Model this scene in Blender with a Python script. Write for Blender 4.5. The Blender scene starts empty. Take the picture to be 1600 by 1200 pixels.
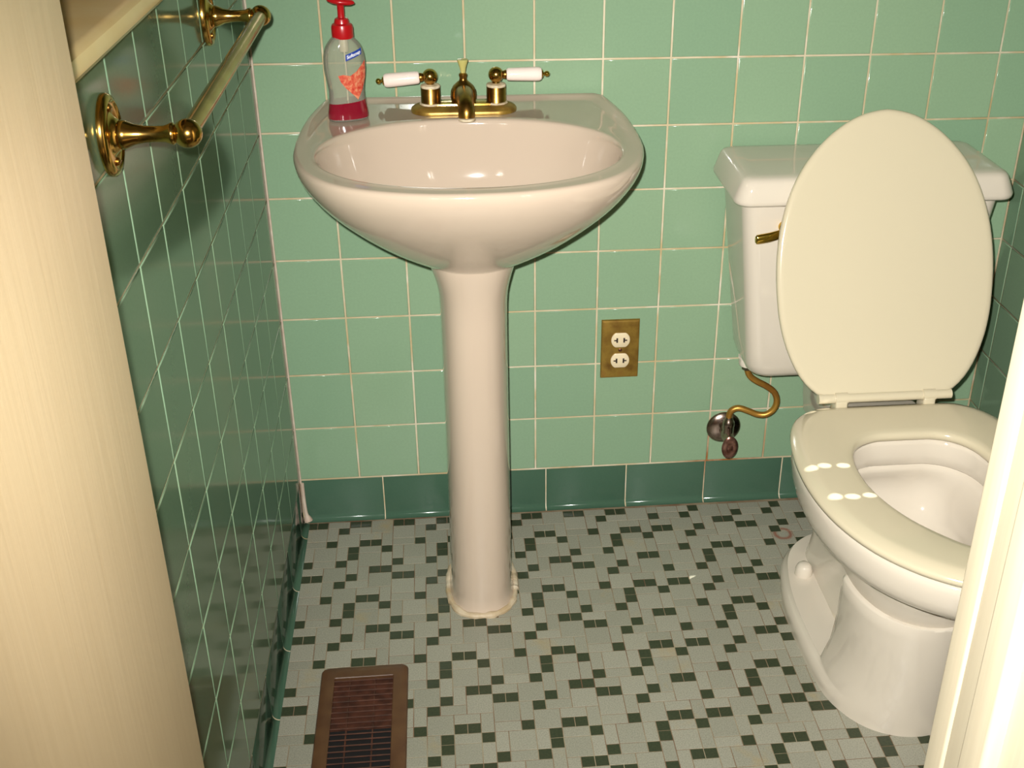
import bpy, bmesh, math, random
from mathutils import Vector, Matrix
random.seed(7)
C = bpy.context.scene.collection
PI = math.pi

# ------------------------------------------------------------------ helpers
def lin(r, g, b, k=1.0):
    f = lambda c: (c / 12.92 if c <= 0.04045 else ((c + 0.055) / 1.055) ** 2.4)
    return (f(r / 255) * k, f(g / 255) * k, f(b / 255) * k, 1)

def smooth(a, b, x):
    t = min(1, max(0, (x - a) / (b - a)))
    return t * t * (3 - 2 * t)

class MB:
    """collects vertices and faces for one mesh"""
    def __init__(self):
        self.v = []; self.f = []; self.m = []; self.t = []
    def add(self, verts, faces, mi=0, tint=0.5):
        o = len(self.v)
        self.v += [tuple(p) for p in verts]
        for f in faces:
            self.f.append([i + o for i in f]); self.m.append(mi); self.t.append(tint)
    def loft(self, rings, mi=0, closed=True, cap0=True, cap1=True, tint=0.5):
        n = len(rings[0]); vs = [p for r in rings for p in r]; fs = []
        for k in range(len(rings) - 1):
            for i in range(n if closed else n - 1):
                j = (i + 1) % n
                fs.append([k * n + i, k * n + j, (k + 1) * n + j, (k + 1) * n + i])
        if cap0: fs.append(list(range(n))[::-1])
        if cap1: fs.append([(len(rings) - 1) * n + i for i in range(n)])
        self.add(vs, fs, mi, tint)
    def lathe(self, prof, axis='z', origin=(0, 0, 0), segs=32, mi=0, sx=1.0, sy=1.0, rot=None):
        rings = []
        for r, h in prof:
            ring = []
            for i in range(segs):
                a = 2 * PI * i / segs
                p = Vector((r * math.cos(a) * sx, r * math.sin(a) * sy, h))
                if axis == 'x': p = Vector((p.z, p.x, p.y))
                elif axis == 'y': p = Vector((p.y, p.z, p.x))
                elif axis == '-y': p = Vector((p.x, -p.z, p.y))
                elif axis == '-x': p = Vector((-p.z, -p.x, p.y))
                if rot is not None: p = rot @ p
                ring.append(p + Vector(origin))
            rings.append(ring)
        self.loft(rings, mi)
    def tube(self, pts, rad, segs=16, mi=0):
        pts = [Vector(p) for p in pts]
        rad = rad if isinstance(rad, (list, tuple)) else [rad] * len(pts)
        rings = []; up = None
        for i, p in enumerate(pts):
            d = (pts[min(i + 1, len(pts) - 1)] - pts[max(i - 1, 0)]).normalized()
            if up is None:
                up = d.orthogonal().normalized()
            up = (up - d * up.dot(d)).normalized()
            s = d.cross(up)
            rings.append([p + (up * math.cos(2 * PI * k / segs) + s * math.sin(2 * PI * k / segs)) * rad[i] for k in range(segs)])
        self.loft(rings, mi)
    def sphere(self, c, r, segs=24, rings=14, mi=0, s=(1, 1, 1)):
        rs = []
        for k in range(rings + 1):
            a = PI * (k + 0.02) / (rings + 0.04)
            rs.append([Vector((c[0] + s[0] * r * math.sin(a) * math.cos(2 * PI * i / segs), c[1] + s[1] * r * math.sin(a) * math.sin(2 * PI * i / segs), c[2] - s[2] * r * math.cos(a))) for i in range(segs)])
        self.loft(rs, mi)
    def box(self, lo, hi, bev=0.0, mi=0, M=None):
        x0, y0, z0 = lo; x1, y1, z1 = hi
        def ring(d, z): 
            return rrect(x0 + d, y0 + d, x1 - d, y1 - d, max(bev - d * 0.5, 1e-5), z, 3 if bev > 0 else 1)
        if bev > 0:
            rings = []
            for k in range(4):
                a = PI / 2 * k / 3
                rings.append(ring(bev * (1 - math.sin(a)), z0 + bev * (1 - math.cos(a))))
            for k in range(4):
                a = PI / 2 * (3 - k) / 3
                rings.append(ring(bev * (1 - math.sin(a)), z1 - bev * (1 - math.cos(a))))
        else:
            rings = [ring(0, z0), ring(0, z1)]
        if M is not None: rings = [[M @ Vector(p) for p in r] for r in rings]
        self.loft(rings, mi)
    def build(self, name, mats, parent=None, sharp=35, smooth_=True, loc=None):
        me = bpy.data.meshes.new(name)
        me.from_pydata(self.v, [], self.f)
        mats = mats if isinstance(mats, (list, tuple)) else [mats]
        for m in mats: me.materials.append(m)
        me.polygons.foreach_set('material_index', self.m)
        a = me.attributes.new('tint', 'FLOAT', 'FACE'); a.data.foreach_set('value', self.t)
        bm = bmesh.new(); bm.from_mesh(me); bmesh.ops.recalc_face_normals(bm, faces=bm.faces[:]); bm.to_mesh(me); bm.free()
        if smooth_:
            me.polygons.foreach_set('use_smooth', [True] * len(me.polygons))
            me.set_sharp_from_angle(angle=math.radians(sharp))
        me.update()
        o = bpy.data.objects.new(name, me); C.objects.link(o)
        if parent is not None:
            o.parent = parent
            o.matrix_parent_inverse = Matrix.Translation(-parent.location)
        return o

def rrect(x0, y0, x1, y1, r, z, n=4):
    pts = []
    for cx, cy, a0 in ((x1 - r, y1 - r, 0), (x0 + r, y1 - r, PI / 2), (x0 + r, y0 + r, PI), (x1 - r, y0 + r, 1.5 * PI)):
        for k in range(n + 1):
            a = a0 + PI / 2 * k / n
            pts.append((cx + r * math.cos(a), cy + r * math.sin(a), z))
    return pts

def interp(tab, x):
    """monotone-ish cubic (Catmull-Rom) table lookup"""
    if x <= tab[0][0]: return tab[0][1]
    if x >= tab[-1][0]: return tab[-1][1]
    for i in range(len(tab) - 1):
        if tab[i][0] <= x <= tab[i + 1][0]: break
    x0, y0 = tab[i]; x1, y1 = tab[i + 1]; h = x1 - x0
    d = (y1 - y0) / h
    m0 = d if i == 0 else (y1 - tab[i - 1][1]) / (x1 - tab[i - 1][0])
    m1 = d if i + 2 >= len(tab) else (tab[i + 2][1] - y0) / (tab[i + 2][0] - x0)
    t = (x - x0) / h
    return (2 * t**3 - 3 * t**2 + 1) * y0 + (t**3 - 2 * t**2 + t) * h * m0 + (-2 * t**3 + 3 * t**2) * y1 + (t**3 - t**2) * h * m1

def polar(poly, c, n):
    """resample a closed 2D polygon at n equal angles about c"""
    out = []
    m = len(poly)
    for k in range(n):
        a = 2 * PI * k / n; dx, dy = math.cos(a), math.sin(a); best = None
        for i in range(m):
            ax, ay = poly[i][0] - c[0], poly[i][1] - c[1]
            bx, by = poly[(i + 1) % m][0] - c[0], poly[(i + 1) % m][1] - c[1]
            ex, ey = bx - ax, by - ay
            den = dx * ey - dy * ex
            if abs(den) < 1e-12: continue
            t = (ax * ey - ay * ex) / den; s = (ax * dy - ay * dx) / den
            if t > 0 and -1e-9 <= s <= 1 + 1e-9 and (best is None or t > best): best = t
        out.append((c[0] + dx * best, c[1] + dy * best))
    return out

def crom(pts, sub=8):
    out = []; n = len(pts)
    for i in range(n - 1):
        p0 = Vector(pts[max(i - 1, 0)]); p1 = Vector(pts[i]); p2 = Vector(pts[i + 1]); p3 = Vector(pts[min(i + 2, n - 1)])
        for k in range(sub):
            t = k / sub
            out.append(0.5 * ((2 * p1) + (p2 - p0) * t + (2 * p0 - 5 * p1 + 4 * p2 - p3) * t * t + (3 * p1 - p0 - 3 * p2 + p3) * t**3))
    out.append(Vector(pts[-1]))
    return out

def tag(o, label, cat, group=None):
    o['label'] = label; o['category'] = cat
    if group: o['group'] = group
    return o

def struct(o, label=None, cat=None):
    o['kind'] = 'structure'
    if label: o['label'] = label
    if cat: o['category'] = cat
    return o

def thing(name, loc, label, cat, group=None):
    o = bpy.data.objects.new(name, None); C.objects.link(o)
    o.location = loc; o.empty_display_size = 0.05
    return tag(o, label, cat, group)

# ---------------------------------------------------------------- materials
class Mat:
    def __init__(self, name):
        self.m = bpy.data.materials.new(name); self.m.use_nodes = True
        self.nt = self.m.node_tree; self.b = self.nt.nodes['Principled BSDF']
    def n(self, typ, **kw):
        nd = self.nt.nodes.new(typ)
        for k, v in kw.items():
            if k.startswith('i_'): nd.inputs[int(k[2:])].default_value = v
            else: setattr(nd, k, v)
        return nd
    def l(self, a, b): self.nt.links.new(a, b)
    def set(self, **kw):
        for k, v in kw.items(): self.b.inputs[k.replace('_', ' ')].default_value = v
        return self
    def coord(self): return self.n('ShaderNodeNewGeometry').outputs['Position']
    def noise(self, scale, detail=2.0, rough=0.5, vec=None):
        nd = self.n('ShaderNodeTexNoise'); nd.inputs['Scale'].default_value = scale
        nd.inputs['Detail'].default_value = detail; nd.inputs['Roughness'].default_value = rough
        self.l(vec if vec is not None else self.coord(), nd.inputs['Vector'])
        return nd.outputs['Fac']
    def ramp(self, fac, stops):
        r = self.n('ShaderNodeValToRGB'); e = r.color_ramp.elements
        while len(e) < len(stops): e.new(0.5)
        for k, (p, c) in enumerate(stops): e[k].position = p; e[k].color = c
        self.l(fac, r.inputs[0]); return r.outputs['Color']
    def mix(self, fac, a, b, typ='MIX'):
        x = self.n('ShaderNodeMix'); x.data_type = 'RGBA'; x.blend_type = typ
        for s, v in ((0, fac), (6, a), (7, b)):
            if hasattr(v, 'is_linked') or hasattr(v, 'links'): self.l(v, x.inputs[s])
            else: x.inputs[s].default_value = v
        return x.outputs[2]
    def math(self, op, a, b=0.0, clamp=False):
        x = self.n('ShaderNodeMath'); x.operation = op; x.use_clamp = clamp
        for s, v in ((0, a), (1, b)):
            if hasattr(v, 'links'): self.l(v, x.inputs[s])
            else: x.inputs[s].default_value = v
        return x.outputs[0]
    def attr(self, name):
        a = self.n('ShaderNodeAttribute'); a.attribute_name = name; return a.outputs['Fac']
    def color(self, out): self.l(out, self.b.inputs['Base Color']); return self
    def bump(self, h, strength=0.1, dist=0.001):
        b = self.n('ShaderNodeBump'); b.inputs['Strength'].default_value = strength; b.inputs['Distance'].default_value = dist
        self.l(h, b.inputs['Height']); self.l(b.outputs[0], self.b.inputs['Normal']); return self

def simple(name, col, rough=0.4, metal=0.0, **kw):
    M = Mat(name); M.set(Base_Color=col, Roughness=rough, Metallic=metal)
    for k, v in kw.items(): M.b.inputs[k.replace('_', ' ')].default_value = v
    return M

def mottled(name, c1, c2, scale, rough=0.4, metal=0.0, bump=None, **kw):
    M = simple(name, c1, rough, metal, **kw)
    nz = M.noise(scale, 4)
    M.color(M.ramp(nz, [(0.35, c1), (0.65, c2)]))
    if bump: M.bump(nz, bump, 0.001)
    return M

def tile_mat(name, c0, c1, rough=0.12):
    M = Mat(name); M.set(Roughness=rough)
    M.b.inputs['Specular IOR Level'].default_value = 0.33
    base = M.ramp(M.attr('tint'), [(0.0, c0), (1.0, c1)])
    fine = M.noise(260, 3)
    c = M.mix(0.05, base, M.ramp(fine, [(0.3, (0.25, 0.25, 0.25, 1)), (0.7, (0.8, 0.8, 0.8, 1))]), 'OVERLAY')
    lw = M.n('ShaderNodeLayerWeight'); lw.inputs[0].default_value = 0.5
    M.color(M.mix(1.0, c, M.ramp(lw.outputs['Facing'], [(0.40, (1, 1, 1, 1)), (0.80, (0.46, 0.48, 0.44, 1))]), 'MULTIPLY'))  # base colour darkened at grazing view, imitating light lost in the glaze
    M.bump(M.noise(9, 1), 0.012, 0.0012)
    return M.m

def rusty_grout(name, pale, tan, white):
    M = Mat(name); M.set(Roughness=0.7)
    p = M.coord()
    nz = M.noise(7, 4, 0.6, p)
    a = M.ramp(nz, [(0.38, pale), (0.62, tan)])
    c = M.mix(M.math('MULTIPLY', M.math('SUBTRACT', M.noise(19, 3, 0.5, p), 0.52), 4.0, True), a, white)
    d = M.n('ShaderNodeVectorMath'); d.operation = 'DISTANCE'; d.inputs[1].default_value = (0.80, 0.0, 0.10); M.l(p, d.inputs[0])
    near = M.math('SUBTRACT', 1.0, M.math('MULTIPLY', d.outputs['Value'], 8.0), True)
    M.color(M.mix(M.math('MULTIPLY', near, M.math('MULTIPLY', M.noise(40, 3, 0.5, p), 2.2), True), c, lin(150, 92, 40)))
    return M.m

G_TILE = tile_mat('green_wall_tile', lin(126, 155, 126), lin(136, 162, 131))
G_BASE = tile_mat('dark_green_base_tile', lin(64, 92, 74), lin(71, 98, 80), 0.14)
G_GROUT = rusty_grout('wall_grout', lin(206, 194, 166), lin(186, 164, 122), lin(222, 212, 194))

def porcelain(name, col, rough=0.06):
    M = simple(name, col, rough); M.b.inputs['Specular IOR Level'].default_value = 0.5
    M.b.inputs['Coat Weight'].default_value = 0.3; M.b.inputs['Coat Roughness'].default_value = 0.03
    return M
TOILET = porcelain('white_porcelain', lin(206, 196, 180)).m
SEAT = porcelain('cream_seat_plastic', lin(200, 189, 162), 0.12).m

# sink porcelain with brown stain along the front lip and a rusty ring low inside
Ms = porcelain('biscuit_porcelain', lin(190, 172, 153))
SINK = Ms.m
BRASS = mottled('polished_brass', lin(206, 168, 92), lin(182, 140, 66), 30, 0.17, 1.0).m
AGED = mottled('tarnished_brass', lin(176, 132, 62), lin(132, 96, 46), 60, 0.3, 1.0).m
GOLD = simple('gold_plate', lin(214, 178, 78), 0.12, 1.0).m
BRASS_TUBE = mottled('dull_brass_tube', lin(186, 142, 62), lin(160, 112, 48), 25, 0.38, 0.7).m
CHROME = mottled('worn_chrome', lin(190, 170, 158), lin(128, 106, 96), 45, 0.22, 1.0).m
RUSTY = mottled('rusty_chrome_handle', lin(150, 112, 98), lin(96, 62, 50), 90, 0.25, 0.8).m
WHITE_CER = porcelain('white_lever_porcelain', lin(236, 218, 208), 0.08).m
LIME = mottled('lime_scale', lin(214, 200, 172), lin(170, 150, 116), 90, 0.6).m
CAULK = mottled('cream_caulk', lin(204, 190, 166), lin(176, 154, 120), 28, 0.55, bump=0.4).m
BROWN_METAL = mottled('brown_enamelled_metal', lin(94, 66, 42), lin(80, 52, 34), 30, 0.42).m
BROWN_DARK = mottled('rusty_brown_louver', lin(84, 50, 36), lin(60, 36, 26), 60, 0.5).m
BLACK = simple('duct_black', lin(16, 14, 12), 0.8).m
IVORY = simple('ivory_plastic', lin(222, 205, 170), 0.35).m
SLOT = simple('slot_dark', lin(40, 24, 16), 0.7).m
RED = simple('red_plastic', lin(170, 14, 22), 0.28).m
YELLOW = simple('yellowed_acrylic', lin(206, 196, 120), 0.25, Transmission_Weight=0.3).m
BLUE = simple('label_blue', lin(30, 62, 150), 0.4).m
WHITE = simple('label_white', lin(236, 236, 236), 0.4).m

def plate_mat():
    M = simple('tarnished_plate_brass', lin(150, 118, 52), 0.36, 0.6)
    nz = M.noise(38, 4)
    M.color(M.ramp(nz, [(0.3, lin(120, 86, 36)), (0.55, lin(160, 128, 56)), (0.8, lin(150, 104, 50))]))
    return M.m
PLATE = plate_mat()

def paint(name, c1, c2, scale=(160, 160, 4), rough=0.38, bump=0.25):
    M = Mat(name); M.set(Roughness=rough)
    mp = M.n('ShaderNodeMapping'); mp.inputs['Scale'].default_value = scale
    M.l(M.coord(), mp.inputs['Vector'])
    nz = M.noise(1.0, 3, 0.6, mp.outputs[0])
    M.color(M.ramp(nz, [(0.3, c1), (0.7, c2)])); M.bump(nz, bump, 0.0006)
    return M.m
DOORPAINT = paint('cream_door_paint', lin(220, 195, 155), lin(226, 202, 163))
JAMBPAINT = paint('cream_trim_paint', lin(196, 184, 158), lin(202, 191, 165), bump=0.12)
PLASTER = simple('off_white_plaster', lin(226, 214, 190), 0.8).m
SILLMAT = mottled('cream_sill_enamel', lin(240, 214, 156), lin(234, 200, 136), 9, 0.18).m
WOODFRAME = mottled('tan_window_wood', lin(176, 138, 92), lin(156, 118, 74), 14, 0.35).m

# floor mosaic materials
def floor_light():
    M = Mat('speckled_grey_mosaic'); M.set(Roughness=0.42)
    p = M.coord()
    base = M.ramp(M.attr('tint'), [(0, lin(140, 139, 124)), (1, lin(152, 150, 135))])
    sp = M.noise(520, 3, 0.6, p)
    c = M.mix(0.32, base, M.ramp(sp, [(0.32, (0.12, 0.12, 0.12, 1)), (0.5, (0.5, 0.5, 0.5, 1)), (0.7, (0.8, 0.8, 0.8, 1))]), 'OVERLAY')
    # yellow and rust stains with shapes of their own
    st = M.math('MULTIPLY', M.math('SUBTRACT', M.noise(9, 4, 0.65, p), 0.60), 5.0, True)
    c = M.mix(M.math('MULTIPLY', st, 0.55), c, lin(170, 142, 84))
    d = M.n('ShaderNodeVectorMath'); d.operation = 'DISTANCE'; d.inputs[1].default_value = (0.891, -0.123, 0)
    w = M.n('ShaderNodeVectorMath'); w.operation = 'ADD'; w.inputs[1].default_value = (0, 0, 0); M.l(p, w.inputs[0]); M.l(w.outputs[0], d.inputs[0])
    dist = M.math('ADD', d.outputs['Value'], M.math('MULTIPLY', M.math('SUBTRACT', M.noise(70, 3, 0.5, p), 0.5), 0.007))
    ring = M.math('SUBTRACT', 1.0, M.math('MULTIPLY', M.math('ABSOLUTE', M.math('SUBTRACT', dist, 0.0150)), 170.0), True)
    c = M.mix(M.math('MULTIPLY', ring, 0.8), c, lin(132, 58, 30))
    M.color(c); M.bump(sp, 0.08, 0.0004)
    return M.m
F_LIGHT = floor_light()
F_DARK = mottled('dark_green_mosaic', lin(46, 54, 38), lin(58, 64, 44), 300, 0.4).m
F_GROUT = mottled('brown_floor_grout', lin(150, 138, 112), lin(114, 84, 60), 16, 0.8).m

# ------------------------------------------------------------- room constants
T = 0.1095                 # wall tile pitch
Z0 = 0.0896                # top of the base tile, first tile row starts here
XR = 1.27                  # right wall
YF = -1.134                # doorway, bathroom side
HC = 2.40

def cushion_tile(mb, P, u0, v0, u1, v1, mi=0, tilt=0.0005):
    """one tile with rolled edges; P(u,v,h) maps to 3D, h towards the room"""
    t = random.random(); a = random.uniform(-tilt, tilt); b = random.uniform(-tilt, tilt)
    g = 0.0013
    u0 += g; v0 += g; u1 -= g; v1 -= g
    cu, cv = (u0 + u1) / 2, (v0 + v1) / 2
    rings = []
    for d, h in ((0, -0.0022), (0.0002, -0.0010), (0.0006, -0.0003), (0.0013, 0.0), (0.0024, 0.0)):
        rings.append([P(u, v, h + a * (u - cu) + b * (v - cv)) for u, v in ((u0 + d, v0 + d), (u1 - d, v0 + d), (u1 - d, v1 - d), (u0 + d, v1 - d))])
    mb.loft(rings, mi, cap0=False, tint=t)

def base_profile(n=7):
    pr = [(-0.0006, 0.0880), (0.0, 0.0868), (0.0004, 0.030), (0.0008, 0.020)]
    for k in range(n + 1):
        a = PI / 2 * k / n
        pr.append((0.0008 + 0.0105 * (1 - math.cos(a)), 0.0125 - 0.0122 * math.sin(a)))
    return pr                # (distance into the room, z)

def base_tile(mb, P, u0, u1):
    t = random.random(); g = 0.0010; pr = base_profile()
    rings = []
    for u, s in ((u0 + g, 0.0006), (u0 + g + 0.0010, 0), (u1 - g - 0.0010, 0), (u1 - g, 0.0006)):
        rings.append([P(u, z, h - s) for h, z in pr])
    mb.loft(rings, 0, closed=False, cap0=False, cap1=False, tint=t)
    mb.loft([[P(u, z, h - 0.0010) for h, z in pr] for u in (u0, u1)], 1, closed=False, cap0=False, cap1=False)

# ---- back wall
mb = MB()
Pb = lambda u, v, h: Vector((u, -h, v))
mb.box((-0.10, 0.0012, 0.0), (XR + 0.10, 0.10, HC), 0, 1)
for c in range(12):
    u1 = min((c + 1) * T, XR)
    for r in range(21):
        v1 = min(Z0 + (r + 1) * T, HC)
        if u1 - c * T > 0.01: cushion_tile(mb, Pb, c * T, Z0 + r * T, u1, v1)
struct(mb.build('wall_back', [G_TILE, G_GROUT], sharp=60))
# ---- left wall, opened for the window whose sill shows at the top left
WY0, WY1, WZ0, WZ1 = -0.93, -0.30, 1.0590, 1.95
mb = MB()
Pl = lambda u, v, h: Vector((h, -u, v))
x0 = -0.10; x1 = -0.0012
for lo, hi in (((x0, -2.6, 0), (x1, 0.0012, WZ0)), ((x0, -2.6, WZ1), (x1, 0.0012, HC)), ((x0, -2.6, WZ0), (x1, WY0, WZ1)), ((x0, WY1, WZ0), (x1, 0.0012, WZ1))):
    mb.box(lo, hi, 0, 1)
us = [0.0, 0.231 * T] + [(0.231 + k) * T for k in range(1, 12)]
for a, b in zip(us[:-1], us[1:]):
    if b > 1.19: break
    for r in range(21):
        v0, v1 = Z0 + r * T, min(Z0 + (r + 1) * T, HC)
        uu0, uu1 = a, b
        if -uu0 > WY0 + 0.001 and -uu1 < WY1 - 0.001 and v1 > WZ0 and v0 < WZ1:
            if v0 < WZ0: cushion_tile(mb, Pl, uu0, v0, uu1, WZ0)
            elif v1 > WZ1: cushion_tile(mb, Pl, uu0, WZ1, uu1, v1)
            continue
        cushion_tile(mb, Pl, uu0, v0, uu1, v1)
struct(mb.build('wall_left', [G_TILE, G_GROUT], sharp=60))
# ---- right wall with a narrow corner strip
mb = MB()
Pr = lambda u, v, h: Vector((XR - h, -u, v))
VY0, VY1, VZ0, VZ1 = -1.100, -0.640, 1.30, 2.22
for lo, hi in (((XR + 0.0012, -2.6, 0), (XR + 0.10, 0.0012, VZ0)), ((XR + 0.0012, -2.6, VZ1), (XR + 0.10, 0.0012, HC)), ((XR + 0.0012, -2.6, VZ0), (XR + 0.10, VY0, VZ1)), ((XR + 0.0012, VY1, VZ0), (XR + 0.10, 0.0012, VZ1))):
    mb.box(lo, hi, 0, 1)
us = [0.0, 0.040] + [0.040 + T * k for k in range(1, 11)]
for a, b in zip(us[:-1], us[1:]):
    b = min(b, 1.13)
    if b - a < 0.01: break
    for r in range(21):
        v0, v1 = Z0 + r * T, min(Z0 + (r + 1) * T, HC)
        if -b < VY1 and -a > VY0 and v1 > VZ0 and v0 < VZ1: continue
        cushion_tile(mb, Pr, a, v0, b, v1)
struct(mb.build('wall_right', [G_TILE, G_GROUT], sharp=60))
# ---- base tiles
mb = MB(); b = [0.0, 0.1517, 0.3050, 0.4576, 0.6113, 0.7638, 0.9154, 1.067, 1.2195, XR]
for a, c in zip(b[:-1], b[1:]): base_tile(mb, Pb, a, c)
struct(mb.build('baseboard_back', [G_BASE, G_GROUT], sharp=50))
mb = MB(); b = [0.012, 0.061] + [0.0625 + 0.1508 * k for k in range(1, 8)]
for a, c in zip(b[:-1], b[1:]): base_tile(mb, Pl, a, c)
struct(mb.build('baseboard_left', [G_BASE, G_GROUT], sharp=50))
mb = MB(); b = [0.012] + [0.05 + 0.1525 * k for k in range(0, 8)]
for a, c in zip(b[:-1], b[1:]): base_tile(mb, Pr, a, c)
struct(mb.build('baseboard_right', [G_BASE, G_GROUT], sharp=50))
# pale grout blob down the left corner
mb = MB()
mb.tube([(0.0012, -0.0012, z) for z in (0.02, 0.2, 0.5, 0.9, 1.4, 2.3)], 0.0017, 10)
mb.tube(crom([(0.004, -0.004, 0.085), (0.004, -0.0045, 0.05), (0.0055, -0.006, 0.02), (0.009, -0.010, 0.004)], 5), [0.0032] * 11 + [0.004, 0.006, 0.0075, 0.008, 0.008], 10)
struct(mb.build('trim_1', [mottled('pinkish_corner_grout', lin(206, 192, 174), lin(186, 164, 146), 30, 0.7).m]))

# ---- floor mosaic: an eight by eight repeat of dark squares, light squares and bars
DARK = {(1,1),(2,1),(5,1),(4,2),(3,4),(6,4),(7,4),(5,5),(8,5),(5,6),(1,7),(4,7),(7,8),(8,8)}
LIGHT = [(6,5,2,1),(6,6,2,2),(8,6,1,2),(6,8,1,2),(7,1,2,2),(2,7,2,1),(1,8,2,1),(3,8,2,2),(5,2,2,1),(5,7,1,2),(1,2,2,2),(1,4,2,1),(3,2,1,2),(4,3,2,2),(6,3,2,1),(8,3,1,2),(1,5,1,2),(2,5,2,2),(4,5,1,2)]
PX, PY = 0.02007, 0.01979
def fpt(i, j, z):           # lattice corner (i,j) -> floor point
    return Vector((0.0064 + PX * i + 0.00012 * j, -0.0128 - PY * j - 0.00009 * i, z))
mb = MB()
mb.box((-0.10, -3.0, -0.06), (XR + 0.10, 0.10, -0.0007), 0, 2)
def mosaic(i, j, w, h, mi):
    g = 0.00055 / PX
    rings = []
    for d, z in ((g, -0.0012), (g * 1.2, -0.0002), (g * 2.4, 0.0)):
        rings.append([fpt(i + d, j + d, z), fpt(i + w - d, j + d, z), fpt(i + w - d, j + h - d, z), fpt(i + d, j + h - d, z)])
    mb.loft(rings, mi, cap0=False, tint=random.random())
NI, NJ, SPLIT = 63, 72, 32
for sheet in (0, 1):
    lo, hi, sh = (0, SPLIT, 0) if sheet == 0 else (SPLIT, NI, 3)
    for bi in range(-1, NI // 8 + 2):
        for bj in range(-2, NJ // 8 + 2):
            def put(c, r, w, h, mi):
                i = bi * 8 + c - 1; j = bj * 8 + r - 1 + sh
                i0, i1 = max(i, lo), min(i + w, hi); j0, j1 = max(j, 0), min(j + h, NJ)
                if i1 <= i0 or j1 <= j0: return
                if j < 0 and w == 1 and sheet == 0: mi = 1
                mosaic(i0, j0, i1 - i0, j1 - j0, mi)
            for c, r in DARK: put(c, r, 1, 1, 1)
            for c, r, w, h in LIGHT: put(c, r, w, h, 0)
struct(mb.build('floor', [F_LIGHT, F_DARK, F_GROUT], smooth_=False))

# ---- ceiling, front wall, door, jamb
mb = MB(); mb.box((-0.10, -3.0, HC), (XR + 0.10, 0.10, HC + 0.08)); struct(mb.build('ceiling', [PLASTER]))
mb = MB()
mb.box((0.745, YF - 0.165, 0), (XR, YF - 0.02, HC)); mb.box((-0.0, YF - 0.165, 2.06), (0.745, YF - 0.02, HC))
struct(mb.build('wall_front', [PLASTER]))
mb = MB()
JX = 0.690
def prism(pts, z0, z1):
    mb.loft([[(x, y, z0) for x, y in pts], [(x, y, z1) for x, y in pts]])
prism(rrect(JX, YF - 0.0285, 0.80, YF, 0.003, 0, 4) and [(p[0], p[1]) for p in rrect(JX, YF - 0.0285, 0.80, YF, 0.003, 0, 4)], 0, 2.06)   # inner casing edge
prism([(p[0], p[1]) for p in rrect(JX + 0.0015, YF - 0.150, JX + 0.050, YF - 0.0295, 0.0015, 0, 3)], 0, 2.06)                              # jamb board
prism([(p[0], p[1]) for p in rrect(JX - 0.011, YF - 0.104, JX + 0.02, YF - 0.068, 0.005, 0, 5)], 0, 2.06)                                 # door stop
prism([(p[0], p[1]) for p in rrect(JX + 0.006, YF - 0.175, JX + 0.075, YF - 0.151, 0.006, 0, 5)], 0, 2.06)                                # hall casing
mb.box((0.0, YF - 0.15, 2.04), (0.72, YF, 2.06), 0.002)
struct(mb.build('trim_2', [JAMBPAINT], sharp=40))
mb = MB(); mb.box((0.040, -1.745, 0.012), (0.0765, YF, 2.03), 0.0022)
dr = struct(mb.build('door_1', [DOORPAINT], sharp=40))
mb = MB()
for z in (0.30, 1.05, 1.80):
    mb.tube([(0.036, YF + 0.002, z - 0.045), (0.036, YF + 0.002, z + 0.045)], 0.006, 12)
mb.build('door_hinge', [BRASS], dr)

# ---- window in the left wall: sill, frame, glass
wn = bpy.data.objects.new('window_1', None); C.objects.link(wn); wn.location = (-0.05, -0.615, WZ0); struct(wn)
mb = MB()
prof = [(-0.075, 1.0600), (0.006, 1.0600), (0.013, 1.0625), (0.0172, 1.0680), (0.0180, 1.0745), (0.0160, 1.0810), (0.0115, 1.0845), (0.006, 1.0855), (-0.075, 1.0855)]
mb.loft([[(x, y, z) for x, z in prof] for y in (-0.944, -0.9425, -0.30)])
mb.build('window_sill', [SILLMAT], wn, sharp=30)
mb = MB()
mb.box((-0.098, WY0 + 0.002, 1.0860), (-0.052, WY1 - 0.002, 1.135), 0.004)
mb.box((-0.098, WY0 + 0.002, 1.88), (-0.052, WY1 - 0.002, WZ1 - 0.002), 0.004)
mb.box((-0.098, WY0 + 0.002, 1.13), (-0.052, WY0 + 0.055, 1.885), 0.004)
mb.box((-0.098, WY1 - 0.055, 1.13), (-0.052, WY1 - 0.002, 1.885), 0.004)
mb.build('window_frame', [WOODFRAME], wn, sharp=30)
mb = MB(); mb.box((-0.082, WY0 + 0.04, 1.12), (-0.077, WY1 - 0.04, 1.90))
gm = Mat('window_glass'); gt = gm.n('ShaderNodeBsdfTransparent'); gg = gm.n('ShaderNodeBsdfGlossy'); gg.inputs['Roughness'].default_value = 0.03
gx = gm.n('ShaderNodeMixShader'); gf = gm.n('ShaderNodeFresnel'); gm.l(gf.outputs[0], gx.inputs[0]); gm.l(gt.outputs[0], gx.inputs[1]); gm.l(gg.outputs[0], gx.inputs[2])
gm.l(gx.outputs[0], gm.nt.nodes['Material Output'].inputs[0]); GL = gm.m
mb.build('window_pane', [GL], wn)

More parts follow.
